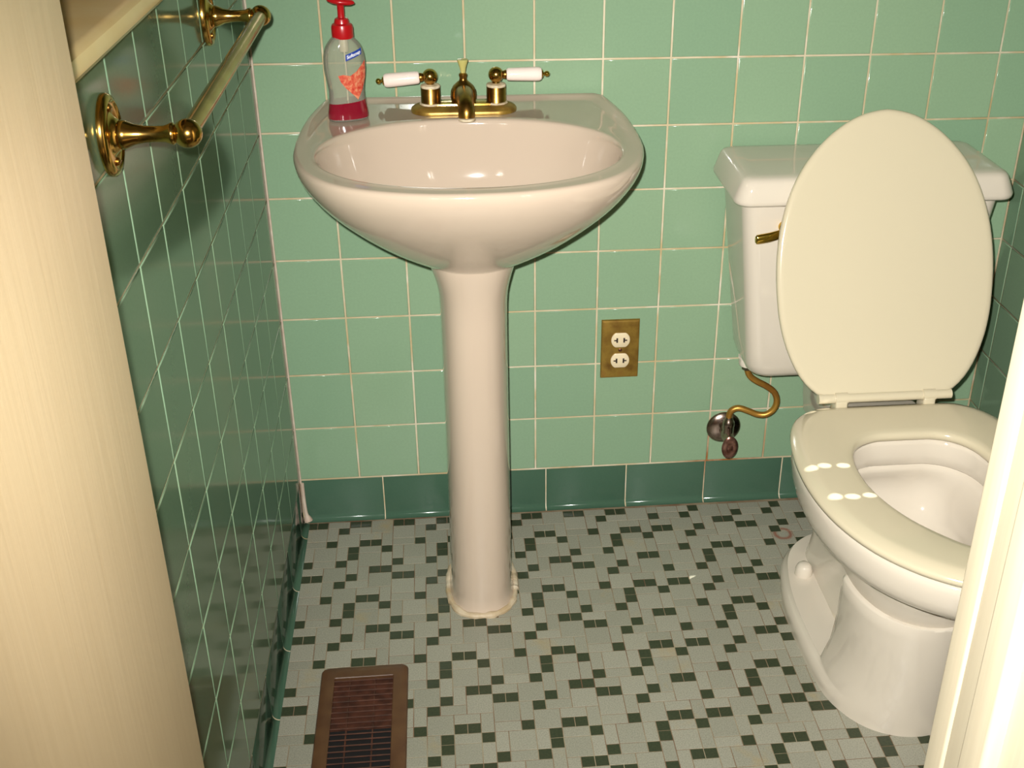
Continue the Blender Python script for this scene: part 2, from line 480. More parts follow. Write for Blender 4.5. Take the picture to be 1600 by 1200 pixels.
# ---- unseen window added in the right wall, shade holes shaped to cast sun dots
SUN = Vector((-0.4, 0.33, -1.2))
w2 = bpy.data.objects.new('added_window_2', None); C.objects.link(w2); w2.location = (XR + 0.05, -0.9, VZ0); struct(w2)
mb = MB()
for lo, hi in (((XR - 0.004, VY0 - 0.13, VZ0 - 0.13), (XR + 0.095, VY0 + 0.012, VZ1 + 0.13)), ((XR - 0.004, VY1 - 0.012, VZ0 - 0.13), (XR + 0.095, VY1 + 0.13, VZ1 + 0.13)), ((XR - 0.004, VY0, VZ0 - 0.13), (XR + 0.095, VY1, VZ0 + 0.012)), ((XR - 0.004, VY0, VZ1 - 0.012), (XR + 0.095, VY1, VZ1 + 0.13))):
    mb.box(lo, hi, 0.003)
mb.build('window_frame', [JAMBPAINT], w2, sharp=30)
bm = bmesh.new()
def loop(pts):
    vs = [bm.verts.new(p) for p in pts]
    return [bm.edges.new((vs[i], vs[(i + 1) % len(vs)])) for i in range(len(vs))]
XS = XR + 0.040
ed = loop([(XS, VY0 + 0.004, VZ0 + 0.004), (XS, VY1 - 0.004, VZ0 + 0.004), (XS, VY1 - 0.004, VZ1 - 0.004), (XS, VY0 + 0.004, VZ1 - 0.004)])
for x, y, z, ra, rb in ((0.7865, -0.5061, 0.396, 0.0085, 0.0070), (0.8066, -0.5029, 0.399, 0.0100, 0.0062), (0.8342, -0.5037, 0.399, 0.0100, 0.0062), (0.7975, -0.5787, 0.396, 0.0095, 0.0075), (0.8217, -0.5809, 0.399, 0.0110, 0.0065), (0.8475, -0.5786, 0.399, 0.0105, 0.0060), (0.8317, -0.3480, 0.399, 0.0100, 0.0070), (0.8556, -0.3420, 0.399, 0.0105, 0.0060)):
    pts = []
    for k in range(24):
        a = 2 * PI * k / 24; q = Vector((x + ra * math.cos(a), y + rb * math.sin(a), z)); t_ = (XS - q.x) / 0.4
        pts.append(q - SUN * t_)
    ed += loop(pts)
bmesh.ops.triangle_fill(bm, edges=ed, use_beauty=True)
me = bpy.data.meshes.new('sun_dot_shade'); bm.to_mesh(me); bm.free(); me.materials.append(PLASTER)
sh = bpy.data.objects.new('sun_dot_shade', me); C.objects.link(sh); sh.parent = w2; sh.matrix_parent_inverse = Matrix.Translation(-w2.location)

# =================================================================== sink
SC = 0.327
sink = thing('pedestal_sink', (SC, -0.24, 0), 'biscuit coloured pedestal sink standing against the green tiled back wall', 'sink')
half = [(0, -0.008), (0.150, -0.008), (0.208, -0.009), (0.2165, -0.0125), (0.2195, -0.022), (0.229, -0.0685), (0.2385, -0.130), (0.2430, -0.185), (0.2445, -0.235), (0.2415, -0.285), (0.2265, -0.345), (0.198, -0.395), (0.158, -0.428), (0.105, -0.4495), (0.05, -0.4605), (0, -0.463)]
hp = [(p.x, p.y) for p in crom([(a, b, 0) for a, b in half], 5)]
outl = [(SC + a, b) for a, b in hp] + [(SC - a, b) for a, b in hp[-2:0:-1]]
N = 128; CC = (SC, -0.262)
RIM = polar(outl, CC, N)
def ell(cx, cy, a, b, p=2.0, n=720):
    out = []
    for k in range(n):
        t = 2 * PI * k / n; c, s = math.cos(t), math.sin(t)
        out.append((cx + a * math.copysign(abs(c) ** (2 / p), c), cy + b * math.copysign(abs(s) ** (2 / p), s)))
    return out
BAS = polar(ell(SC - 0.001, -0.2845, 0.2105, 0.1535, 2.15), CC, N)
PED = polar(ell(SC - 0.001, -0.225, 0.0665, 0.083, 2.4), (SC, -0.235), N)
lerp2 = lambda A, B, w: [(a[0] + (b[0] - a[0]) * w, a[1] + (b[1] - a[1]) * w) for a, b in zip(A, B)]
def inset(P, c, d):
    out = []
    for x, y in P:
        L = math.hypot(x - c[0], y - c[1]); k = (L - d) / L
        out.append((c[0] + (x - c[0]) * k, c[1] + (y - c[1]) * k))
    return out
ZR = 0.800
mb = MB(); rings = []
wt = [(0.0, 1.0, 0.0), (0.02, 0.995, 0), (0.033, 0.955, 0), (0.061, 0.845, 0), (0.08, 0.745, 0), (0.11, 0.56, 0), (0.137, 0.36, 0), (0.158, 0.17, 0), (0.172, 0.03, 0)]
prof_w = [(0.008, 1.0), (0.018, 0.992), (0.033, 0.955), (0.047, 0.905), (0.061, 0.845), (0.08, 0.745), (0.11, 0.555), (0.137, 0.355), (0.158, 0.165), (0.174, 0.0)]
for k in range(21, -1, -1):
    dz = 0.008 + (0.174 - 0.008) * k / 21
    w = interp(prof_w, dz)
    ring = lerp2(PED, RIM, w)
    rings.append([(x, min(y, -0.004), ZR - dz) for x, y in ring])
def lipz(x, y):
    """raised lip along the back and sides of the deck"""
    return 0.006 * smooth(-0.30, -0.10, y)
rings.append([(x, y, ZR - 0.0035 + lipz(x, y)) for x, y in inset(RIM, CC, 0.0008)])
rings.append([(x, y, ZR - 0.0008 + lipz(x, y)) for x, y in inset(RIM, CC, 0.0030)])
rings.append([(x, y, ZR + lipz(x, y)) for x, y in inset(RIM, CC, 0.0065)])
def deckring(w, raised):
    o = []
    for (a, b), (c, d) in zip(inset(RIM, CC, 0.0065), BAS):
        x, y = a + (c - a) * w, b + (d - b) * w
        dist = math.hypot(x - a, y - b)
        k = 1 - smooth(0.004, 0.016, dist)
        o.append((x, y, ZR + lipz(a, b) * k + 0.0012 * smooth(0.7, 1, w) * (1 - smooth(-0.12, -0.02, d))))
    return o
for w in (0.06, 0.12, 0.18, 0.25, 0.35, 0.5, 0.7, 0.86, 0.96): rings.append(deckring(w, 1))
cb = (SC - 0.001, -0.2845)
sc = lambda P, s, dy=0: [(cb[0] + (x - cb[0]) * s, cb[1] + dy + (y - cb[1]) * s) for x, y in P]
for s, z, dy in ((1.0, ZR + 0.0003, 0), (0.990, ZR - 0.0022, 0), (0.982, ZR - 0.006, 0), (0.972, ZR - 0.015, 0), (0.95, ZR - 0.034, 0.001), (0.92, ZR - 0.056, 0.003), (0.87, ZR - 0.080, 0.005), (0.79, ZR - 0.102, 0.008), (0.67, ZR - 0.119, 0.011), (0.52, ZR - 0.130, 0.014), (0.35, ZR - 0.1365, 0.016), (0.18, ZR - 0.140, 0.017), (0.10, ZR - 0.1415, 0.017)):
    rings.append([(x, y, z) for x, y in sc(BAS, s, dy)])
mb.loft(rings)
# stains: brown film along the front lip, faint ring low on the left side of the basin
p = Ms.coord(); sep = Ms.n('ShaderNodeSeparateXYZ'); Ms.l(p, sep.inputs[0])
ex = Ms.math('DIVIDE', Ms.math('SUBTRACT', sep.outputs[0], SC - 0.001), 0.2105); ey = Ms.math('DIVIDE', Ms.math('ADD', sep.outputs[1], 0.2845), 0.1535)
rr = Ms.math('SQRT', Ms.math('ADD', Ms.math('MULTIPLY', ex, ex), Ms.math('MULTIPLY', ey, ey)))
band = Ms.math('SUBTRACT', 1.0, Ms.math('MULTIPLY', Ms.math('ABSOLUTE', Ms.math('SUBTRACT', rr, 1.004)), 42.0), True)
front = Ms.math('MULTIPLY', Ms.math('SUBTRACT', -0.30, sep.outputs[1]), 14.0, True)
hi = Ms.math('GREATER_THAN', sep.outputs[2], 0.775)
stain = Ms.math('MULTIPLY', Ms.math('MULTIPLY', band, front), Ms.math('MULTIPLY', hi, Ms.math('ADD', 0.45, Ms.math('MULTIPLY', Ms.noise(22, 3, 0.5, p), 0.7))))
Ms.color(Ms.mix(stain, lin(190, 172, 153), lin(120, 84, 48)))
basin = mb.build('basin', [SINK], sink, sharp=70)
mb = MB()
mb.lathe([(0.0005, 0.004), (0.016, 0.004), (0.021, 0.003), (0.0225, 0.0005), (0.0225, -0.004)], 'z', (SC - 0.001, -0.2675, ZR - 0.1405), 32)
mb.build('drain', [AGED], sink)
# pedestal
mb = MB(); rings = []
hwt = [(0.0, 0.0560), (0.006, 0.0555), (0.012, 0.0530), (0.03, 0.0520), (0.20, 0.0515), (0.45, 0.0508), (0.54, 0.0512), (0.575, 0.0535), (0.605, 0.0605), (0.626, 0.0665), (0.640, 0.0675)]
frt = [(0.0, -0.3060), (0.006, -0.3055), (0.012, -0.3025), (0.20, -0.3020), (0.45, -0.3000), (0.55, -0.2980), (0.59, -0.3030), (0.626, -0.3100), (0.640, -0.3100)]
for z in (0.0, 0.003, 0.007, 0.012, 0.03, 0.1, 0.2, 0.32, 0.45, 0.50, 0.53, 0.55, 0.57, 0.585, 0.60, 0.615, 0.628, 0.645):
    a = interp(hwt, min(z, 0.640)); f = interp(frt, min(z, 0.640)); bk = -0.135
    if z > 0.62: a *= 0.97
    rings.append([(x - 0.0015, y, z) for x, y in polar(ell(SC, (f + bk) / 2, a, (bk - f) / 2, 2.5), (SC, (f + bk) / 2), 72)])
mb.loft(rings)
mb.build('pedestal', [SINK], sink, sharp=60)
mb = MB(); pts = []
base = polar(ell(SC - 0.0015, -0.2205, 0.0575, 0.0875, 2.5), (SC, -0.2205), 72)
mb.tube([(x + random.uniform(-.0008, .0008), y + random.uniform(-.0008, .0008), 0.002) for x, y in base + base[:1]], [0.0055 + random.uniform(-.001, .0015) for _ in range(73)], 10)
cl = mb.build('caulk_ring', [CAULK], sink); cl['label'] = 'ragged cream caulk around the pedestal foot'

# =================================================================== faucet
FX, FY, FZ = 0.3233, -0.0810, ZR + 0.0008
fau = thing('faucet', (FX, FY, FZ), 'tarnished brass faucet with white porcelain lever handles on the sink deck', 'faucet')
mb = MB(); rings = []
def stadium(hl, hd, z, n=14):
    pts = []
    for s in (1, -1):
        for k in range(n + 1):
            a = -PI / 2 + PI * k / n
            pts.append((FX + s * (hl - hd) + s * hd * math.cos(a), FY + s * hd * math.sin(a), z))
    return pts
for d, z in ((0.0, 0.0), (0.0, 0.004), (0.0015, 0.0065), (0.0045, 0.0085), (0.0095, 0.0105), (0.0125, 0.0110)):
    rings.append(stadium(0.0805 - d, 0.0300 - d, FZ + z))
mb.loft(rings); mb.build('base_plate', [PLATE], fau, sharp=40)
mb = MB()
mb.loft([stadium(0.0585, 0.0145, FZ + 0.0105), stadium(0.0575, 0.0135, FZ + 0.0135), stadium(0.056, 0.012, FZ + 0.0142)])
mb.build('raised_bridge', [BRASS], fau, sharp=40)
for sx, tilt, zz in ((-1, -0.075, 0.0), (1, 0.0, 0.0012)):
    px = FX + sx * 0.0497
    mb = MB(); mb.lathe([(0.0165, 0.008), (0.0165, 0.011), (0.0150, 0.0135), (0.0148, 0.036), (0.0140, 0.0378), (0.002, 0.038)], 'z', (px, FY, FZ), 36)
    post = mb.build('handle_post', [AGED], fau, sharp=40)
    mb = MB(); mb.lathe([(0.0105, 0.0), (0.0146, 0.0003), (0.0151, 0.0022), (0.0142, 0.0040), (0.0095, 0.0052), (0.006, 0.0054)], 'z', (px, FY, FZ + 0.0362), 36)
    o = mb.build('limescale_collar', [LIME], post)
    mb = MB(); mb.lathe([(0.0158, 0.0), (0.0175, 0.001), (0.0165, 0.003), (0.0150, 0.0035)], 'z', (px, FY, FZ + 0.0105), 36)
    o = mb.build('limescale_ring', [LIME], post)
    cz = FZ + 0.0530 + zz
    mb = MB(); mb.sphere((px, FY - 0.001, cz), 0.0117); mb.lathe([(0.0065, -0.014), (0.0055, -0.006)], 'z', (px, FY, cz), 20)
    ball = mb.build('handle_ball', [BRASS], fau, sharp=60)
    R = Matrix.Rotation(tilt * -sx * -1 if sx < 0 else 0, 3, 'Y')
    Rm = Matrix.Rotation((-0.075 if sx < 0 else 0.0), 3, 'Y')
    def lev(prof, mat, name, par):
        m_ = MB()
        rot = Rm if sx > 0 else Matrix.Rotation(-0.075, 3, 'Y')
        m_.lathe(prof, 'x' if sx > 0 else '-x', (px + sx * 0.0, FY - 0.001, cz), 28, rot=rot)
        return m_.build(name, [mat], par, sharp=40)
    lever = lev([(0.002, 0.0158), (0.0076, 0.0160), (0.0092, 0.0178), (0.0096, 0.022), (0.0101, 0.040), (0.0106, 0.060), (0.0104, 0.0655), (0.0088, 0.0688), (0.0045, 0.0700)], WHITE_CER, 'porcelain_lever', fau)
    lev([(0.0055, 0.0105), (0.0068, 0.0135), (0.0062, 0.0160)], AGED, 'lever_neck', lever)
    lev([(0.0062, 0.0696), (0.0058, 0.0712), (0.0022, 0.0725), (0.0022, 0.0735), (0.0037, 0.0750), (0.0044, 0.0773), (0.0035, 0.0800), (0.0012, 0.0815)], GOLD, 'end_cap', lever)
mb = MB()
mb.lathe([(0.0150, 0.010), (0.0185, 0.014), (0.0200, 0.022), (0.0190, 0.031), (0.0155, 0.038), (0.0100, 0.043), (0.0062, 0.046), (0.0052, 0.050), (0.0064, 0.0535), (0.0062, 0.0560), (0.004, 0.0575)], 'z', (FX, FY, FZ), 36)
sp_path = crom([(FX, FY, FZ + 0.024), (FX + 0.0005, FY - 0.022, FZ + 0.0295), (FX + 0.001, FY - 0.046, FZ + 0.0305), (FX + 0.0016, FY - 0.064, FZ + 0.0275), (FX + 0.002, FY - 0.074, FZ + 0.0195), (FX + 0.002, FY - 0.0765, FZ + 0.0100)], 6)
mb.tube(sp_path, [0.0150 - 0.0028 * min(1, k / 18) for k in range(len(sp_path))], 24)
mb.build('spout', [AGED], fau, sharp=50)
mb = MB(); mb.lathe([(0.0090, 0.0), (0.0126, 0.0), (0.0130, 0.002), (0.0124, 0.0036), (0.0100, 0.0040)], 'z', (FX + 0.002, FY - 0.0765, FZ + 0.0068), 28)
mb.build('aerator', [LIME], fau)
mb = MB(); mb.lathe([(0.0030, 0.055), (0.0040, 0.060), (0.0048, 0.0645), (0.0064, 0.0700), (0.0082, 0.0752), (0.0080, 0.0775), (0.0030, 0.0782)], 'z', (FX, FY, FZ), 24)
mb.build('lift_rod_knob', [YELLOW], fau, sharp=50)

# =================================================================== soap bottle
BX, BY, BZ = 0.1510, -0.1150, ZR + 0.0006
BR = Matrix.Rotation(math.radians(17), 3, 'Z')
soap = thing('soap_bottle', (BX, BY, BZ), 'clear hourglass soap bottle with red pump, on the left end of the sink deck', 'soap bottle')
bw = [(0.0, 0.0285), (0.004, 0.0300), (0.012, 0.0298), (0.028, 0.0272), (0.043, 0.0262), (0.058, 0.0280), (0.072, 0.0302), (0.085, 0.0306), (0.098, 0.0292), (0.108, 0.0258), (0.116, 0.0200), (0.121, 0.0150), (0.126, 0.0130)]
bd = [(0.0, 0.0170), (0.004, 0.0185), (0.028, 0.0175), (0.045, 0.0165), (0.075, 0.0185), (0.098, 0.0180), (0.112, 0.0160), (0.121, 0.0140), (0.126, 0.0130)]
def bsurf(t, z, off=0.0):
    p = 2.3; c, s = math.cos(t), math.sin(t)
    x = (interp(bw, z) + off) * math.copysign(abs(c) ** (2 / p), c)
    y = (interp(bd, z) + off) * math.copysign(abs(s) ** (2 / p), s)
    v = BR @ Vector((x, y, z))
    return Vector((BX + v.x, BY + v.y, BZ + v.z))
zs = [0.0, 0.0015, 0.004, 0.008, 0.014, 0.020, 0.0275, 0.036, 0.044, 0.052, 0.06, 0.068, 0.076, 0.085, 0.092, 0.099, 0.105, 0.110, 0.114, 0.118, 0.121, 0.1245]
def clear_mat():
    M = Mat('clear_bottle_plastic'); nt = M.nt
    out = nt.nodes['Material Output']
    tr = M.n('ShaderNodeBsdfTransparent'); tr.inputs[0].default_value = lin(228, 232, 218)
    gl = M.n('ShaderNodeBsdfGlossy'); gl.inputs['Roughness'].default_value = 0.06
    df = M.n('ShaderNodeBsdfDiffuse'); df.inputs[0].default_value = lin(226, 226, 208)
    lw = M.n('ShaderNodeLayerWeight'); lw.inputs[0].default_value = 0.35
    m1 = M.n('ShaderNodeMixShader'); m1.inputs[0].default_value = 0.22; M.l(tr.outputs[0], m1.inputs[1]); M.l(df.outputs[0], m1.inputs[2])
    m2 = M.n('ShaderNodeMixShader'); M.l(M.math('MULTIPLY', lw.outputs['Fresnel'], 0.8), m2.inputs[0]); M.l(m1.outputs[0], m2.inputs[1]); M.l(gl.outputs[0], m2.inputs[2])
    M.l(m2.outputs[0], out.inputs[0])
    return M.m
mb = MB()
mb.loft([[bsurf(2 * PI * k / 56, z, -0.0030 if z == 0 else 0.0) for k in range(56)] for z in zs], cap1=False)
mb.build('bottle', [clear_mat()], soap, sharp=70)
mb = MB(); rings = []
for z in (0.0012, 0.004, 0.008, 0.014, 0.020, 0.0255):
    rings.append([bsurf(2 * PI * k / 56, z, 0.0003 - (0.003 if z < 0.002 else 0)) for k in range(56)])
rings.append([bsurf(2 * PI * k / 56, 0.0285, 0.0003) + Vector((0, 0, 0.002 * math.cos(2 * PI * k / 56))) for k in range(56)])
mb.loft(rings)
mb.build('liquid_soap', [simple('red_liquid_soap', lin(122, 8, 34), 0.12, Transmission_Weight=0.0, Coat_Weight=1.0).m], soap, sharp=50)
# pump
TOPP = Vector((BX, BY, BZ)) + BR @ Vector((0.0006, 0, 0))
tl = Matrix.Rotation(0.035, 3, 'Y')
mb = MB(); mb.lathe([(0.0130, 0.119), (0.0152, 0.1195), (0.0157, 0.122), (0.0157, 0.1345), (0.0145, 0.1385), (0.0110, 0.1405), (0.0104, 0.1435), (0.0094, 0.1465), (0.0062, 0.1480)], 'z', (TOPP.x, TOPP.y, BZ), 40)
pump = mb.build('pump_collar', [RED], soap, sharp=40)
mb = MB(); mb.lathe([(0.0055, 0.146), (0.0050, 0.150), (0.0050, 0.164), (0.0062, 0.1675)], 'z', (TOPP.x, TOPP.y, BZ), 24)
mb.build('pump_stem', [RED], soap)
mb = MB(); rings = []
for h, k in ((0.1655, 0.30), (0.1668, 0.72), (0.1690, 0.96), (0.1708, 1.0), (0.1728, 0.93), (0.1745, 0.70), (0.1752, 0.35)):
    ring = []
    for i in range(40):
        a = 2 * PI * i / 40
        x = 0.0205 * k * math.cos(a); y = 0.0125 * k * math.sin(a)
        if x > 0: y *= 1 - 0.35 * (x / 0.0205)
        v = Matrix.Rotation(math.radians(-10), 3, 'Z') @ Vector((x + 0.0005, y, 0))
        ring.append((TOPP.x + v.x, TOPP.y + v.y, BZ + h - 0.10 * v.x))
    rings.append(ring)
mb.loft(rings); mb.build('pump_head', [RED], soap, sharp=60)
mb = MB(); mb.tube([(TOPP.x, TOPP.y, BZ + 0.120), (BX + 0.002, BY, BZ + 0.060), (BX, BY, BZ + 0.006)], 0.0012, 10)
mb.lathe([(0.0060, 0.100), (0.0066, 0.102), (0.0066, 0.118), (0.0060, 0.120)], 'z', (TOPP.x, TOPP.y, BZ), 20)
mb.build('dip_tube', [simple('frosted_tube', lin(216, 196, 180), 0.4).m], soap)
# labels on the front face; (u right, z up) mapped on the bottle surface
def bfront(u, z, off=0.0004):
    w = interp(bw, z); c = max(-0.999, min(0.999, u / w))
    t = -math.acos(math.copysign(abs(c) ** (2.3 / 2), c))
    return bsurf(t, z, off)
def patch(name, poly, mat, off=0.0004, n=14):
    """polygon in (u,z) filled with a small grid so that it wraps the bottle"""
    bm = bmesh.new(); vs = [bm.verts.new((a, 0, b)) for a, b in poly]; f = bm.faces.new(vs)
    bmesh.ops.triangulate(bm, faces=[f]); bmesh.ops.subdivide_edges(bm, edges=bm.edges[:], cuts=4, use_grid_fill=True)
    for v in bm.verts: v.co = bfront(v.co.x, v.co.z, off)
    me = bpy.data.meshes.new(name); bm.to_mesh(me); bm.free(); me.materials.append(mat)
    o = bpy.data.objects.new(name, me); C.objects.link(o); o.parent = soap; o.matrix_parent_inverse = Matrix.Translation(-soap.location)
    return o
lab = patch('label', [(-0.0022, 0.0895), (0.0225, 0.0975), (0.0230, 0.1060), (-0.0017, 0.0985)], BLUE)
lab['label'] = 'small blue brand label with white lettering'
cu = bpy.data.curves.new('txt', 'FONT'); cu.body = 'Softsoap'; cu.size = 0.0078; cu.align_x = 'CENTER'; cu.align_y = 'CENTER'; cu.offset = 0.0002
to = bpy.data.objects.new('txt', cu); C.objects.link(to)
bpy.context.view_layer.update()
me = bpy.data.meshes.new_from_object(to.evaluated_get(bpy.context.evaluated_depsgraph_get()))
bpy.data.objects.remove(to); bpy.data.curves.remove(cu)
bm = bmesh.new(); bm.from_mesh(me)
xs = [v.co.x for v in bm.verts]; kx = 0.0205 / (max(xs) - min(xs)); ca, sa = math.cos(0.325), math.sin(0.325)
for v in bm.verts:
    x, y = v.co.x * kx, v.co.y * 0.85
    v.co = bfront(0.0103 + x, 0.0979 + y + x * 0.325, 0.0009)
bm.to_mesh(me); bm.free(); me.materials.clear(); me.materials.append(WHITE)
tx = bpy.data.objects.new('lettering', me); C.objects.link(tx); tx.parent = lab
PEACH = Mat('peach_graphic'); PEACH.set(Roughness=0.4)
PEACH.color(PEACH.ramp(PEACH.noise(170, 4, 0.6), [(0.32, lin(186, 48, 38)), (0.5, lin(206, 96, 70)), (0.62, lin(214, 146, 108)), (0.75, lin(170, 42, 34))]))
g = patch('fruit_graphic', [(-0.0145, 0.0690), (-0.007, 0.0705), (0.003, 0.0680), (0.013, 0.0740), (0.0270, 0.0880), (0.0272, 0.0620), (0.0205, 0.0450), (0.0125, 0.0320), (0.006, 0.0400), (-0.004, 0.0500), (-0.0105, 0.0590)], PEACH.m)
g['label'] = 'orange red fruit picture'

# =================================================================== outlet
OXC, OZC = 0.5905, 0.3390
outl_t = thing('wall_outlet', (OXC, -0.001, OZC), 'brass plated double wall outlet on the tiled wall between sink and toilet', 'outlet')
mb = MB(); rings = []
for d, h in ((0.0, 0.0002), (0.0004, 0.0030), (0.0014, 0.0044), (0.0042, 0.0054)):
    rings.append([(x, -h, z) for x, z, _ in rrect(OXC - 0.0345 + d, OZC - 0.0580 + d, OXC + 0.0345 - d, OZC + 0.0580 - d, 0.0008, 0, 2)])
mb.loft(rings)
cov = mb.build('cover_plate', [PLATE], outl_t, sharp=20)
for s in (1, -1):
    zc = OZC + s * 0.0205 - 0.001
    def face(a, b, h):
        pts = []
        for k in range(48):
            t = 2 * PI * k / 48
            pts.append((OXC + a * math.cos(t), -h, zc + max(-b, min(b, a * math.sin(t)))))
        return pts
    mb = MB(); mb.loft([face(0.0168, 0.0140, 0.0050), face(0.0168, 0.0140, 0.0072), face(0.0160, 0.0132, 0.0078)])
    rc = mb.build('receptacle', [IVORY], outl_t, sharp=50)
    mb = MB()
    for x, w in ((-0.0063, 1), (0.0063, 1)):
        mb.box((OXC + x - 0.0015, -0.0082, zc - 0.0046), (OXC + x + 0.0015, -0.0070, zc + 0.0046))
        q_ = -1 if x < 0 else 1
        mb.box((OXC + x + q_ * 0.0005 - (0.0050 if q_ < 0 else 0), -0.0082, zc - 0.0013), (OXC + x + q_ * 0.0005 + (0.0050 if q_ > 0 else 0), -0.0070, zc + 0.0011))
    mb.build('slot', [SLOT], rc)
mb = MB(); mb.lathe([(0.0034, 0.0048), (0.0034, 0.0062), (0.0022, 0.0070), (0.0004, 0.0071)], '-y', (OXC, 0, OZC - 0.001), 20)
mb.build('screw', [mottled('dark_screw', lin(110, 72, 50), lin(80, 50, 40), 90, 0.4, 0.8).m], outl_t)

# =================================================================== towel bar
TZ, TXB = 0.9930, 0.0690
tb = thing('towel_bar', (0.0, -0.58, TZ), 'polished brass towel bar on oval rosettes fixed to the green left wall', 'towel bar')
Y0, Y1 = -0.8270, -0.3220
for y in (Y0, Y1):
    mb = MB(); mb.lathe([(0.0345, 0.0002), (0.0362, 0.0012), (0.0362, 0.0050), (0.0335, 0.0078), (0.0300, 0.0085), (0.0285, 0.0070), (0.0265, 0.0062), (0.0180, 0.0070), (0.0150, 0.0098), (0.0128, 0.0125), (0.004, 0.0130)], 'x', (0, y, TZ), 44, sx=0.86, sy=1.0)
    ro = mb.build('rosette', [BRASS], tb, sharp=50)
    for dz in (0.0238, -0.0238):
        mb = MB()
        mb.lathe([(0.0036, 0.0060), (0.0034, 0.0078), (0.0020, 0.0088), (0.0004, 0.0090)], 'x', (0, y, TZ + dz), 16)
        mb.box((0.0086, y - 0.0028, TZ + dz - 0.0004), (0.00915, y + 0.0028, TZ + dz + 0.0004))
        mb.build('screw', [AGED], ro)
    mb = MB(); mb.lathe([(0.0122, 0.0110), (0.0130, 0.0140), (0.0118, 0.0180), (0.0090, 0.0240), (0.0074, 0.0330), (0.0070, 0.0420), (0.0074, 0.0500), (0.0092, 0.0545), (0.0098, 0.0570), (0.0080, 0.0590)], 'x', (0, y, TZ), 30)
    mb.build('post', [BRASS], tb, sharp=60)
    mb = MB(); mb.sphere((TXB, y, TZ), 0.0128)
    mb.build('ball_socket', [BRASS], tb, sharp=60)
mb = MB(); mb.tube([(TXB, Y0 + 0.004, TZ), (TXB, Y1 - 0.004, TZ)], 0.0083, 28); mb.build('bar', [BRASS], tb)

# =================================================================== toilet
TX = 0.9545
toi = thing('toilet', (TX, -0.40, 0), 'white two piece toilet with its cream lid raised, in the right corner', 'toilet')
# ---- tank
def tank_ring(hw, yf, z, r, yb=-0.020):
    return rrect(TX - hw, yf, TX + hw, yb, r, z, 6)
mb = MB(); rings = []
tk = [(0.3450, 0.135, -0.128, 0.025), (0.3455, 0.148, -0.138, 0.03), (0.350, 0.158, -0.147, 0.03), (0.358, 0.1645, -0.152, 0.028), (0.372, 0.1690, -0.156, 0.026), (0.40, 0.1725, -0.160, 0.025), (0.50, 0.1855, -0.170, 0.024), (0.60, 0.1985, -0.178, 0.024), (0.665, 0.2060, -0.182, 0.024), (0.674, 0.2065, -0.1825, 0.024)]
for z, hw, yf, r in tk: rings.append(tank_ring(hw, yf, z, r))
mb.loft(rings); tank = mb.build('tank', [TOILET], toi, sharp=60)
mb = MB(); rings = []
for z, hw, yf, r, yb in ((0.6735, 0.2185, -0.1935, 0.022, -0.012), (0.6735, 0.2215, -0.1965, 0.024, -0.010), (0.6765, 0.2235, -0.1985, 0.026, -0.009), (0.682, 0.2238, -0.1990, 0.026, -0.009), (0.700, 0.2165, -0.1935, 0.022, -0.010), (0.708, 0.2130, -0.1905, 0.020, -0.011), (0.7125, 0.2095, -0.1870, 0.018, -0.013), (0.7150, 0.2030, -0.1810, 0.016, -0.018), (0.7160, 0.190, -0.168, 0.014, -0.030)):
    rings.append(tank_ring(hw, yf, z, r, yb))
mb.loft(rings); mb.build('tank_lid', [TOILET], toi, sharp=60)
mb = MB()
mb.lathe([(0.0105, 0.180), (0.0105, 0.1865), (0.0088, 0.1885), (0.0060, 0.1890), (0.0060, 0.1960)], '-y', (TX - 0.1395, 0, 0.6345), 24)
pts = crom([(TX - 0.1385, -0.1965, 0.6340), (TX - 0.150, -0.2010, 0.6310), (TX - 0.168, -0.2030, 0.6265), (TX - 0.186, -0.2020, 0.6230), (TX - 0.1905, -0.2010, 0.6225)], 5)
rings = []
for i, pnt in enumerate(pts):
    k = i / (len(pts) - 1); a = 0.0042 + 0.0038 * math.sin(PI * min(1, 0.15 + k * 0.62)); b_ = 0.0045
    if k > 0.85: a *= 0.8; b_ *= 0.7
    rings.append([(pnt.x, pnt.y + b_ * math.cos(2 * PI * j / 16), pnt.z + a * math.sin(2 * PI * j / 16)) for j in range(16)])
mb.loft(rings); lv = mb.build('flush_lever', [GOLD], toi, sharp=50); lv['label'] = 'gold flush lever'
# ---- outlines in plan: table of half widths along the length from back to tip
def outline(tab, yb, L, off=0.0, n=40, tabx=1.0):
    """closed outline, starts at back centre, goes over the right side to the tip and back; constant point count"""
    pts = []
    for k in range(n + 1):
        s = 0.5 - 0.5 * math.cos(PI * k / n)
        pts.append((max(0.0, interp(tab, s)) * tabx, s))
    back = [(pts[0][0] * j / 4, 0.0) for j in range(4)]
    R = back + pts
    cs = sum(p[0] for p in R)
    poly = [(TX + a, yb - L * s) for a, s in R] + [(TX - a, yb - L * s) for a, s in R[-2:0:-1]]
    return poly
def offset(poly, d):
    n = len(poly); out = []
    for i in range(n):
        a = Vector(poly[(i - 1) % n]); b = Vector(poly[(i + 1) % n]); t = (b - a)
        if t.length < 1e-9: out.append(poly[i]); continue
        t.normalize(); nrm = Vector((t.y, -t.x))
        c = Vector(poly[i])
        if nrm.dot(c - Vector((TX, -0.55))) < 0: nrm = -nrm
        c = c + nrm * d
        out.append((c.x, c.y))
    return out
SO = [(0, 0.098), (0.012, 0.116), (0.03, 0.131), (0.065, 0.148), (0.13, 0.1645), (0.25, 0.1775), (0.38, 0.183), (0.5, 0.1815), (0.63, 0.171), (0.75, 0.150), (0.84, 0.1235), (0.92, 0.087), (0.97, 0.052), (0.99, 0.029), (1, 0)]
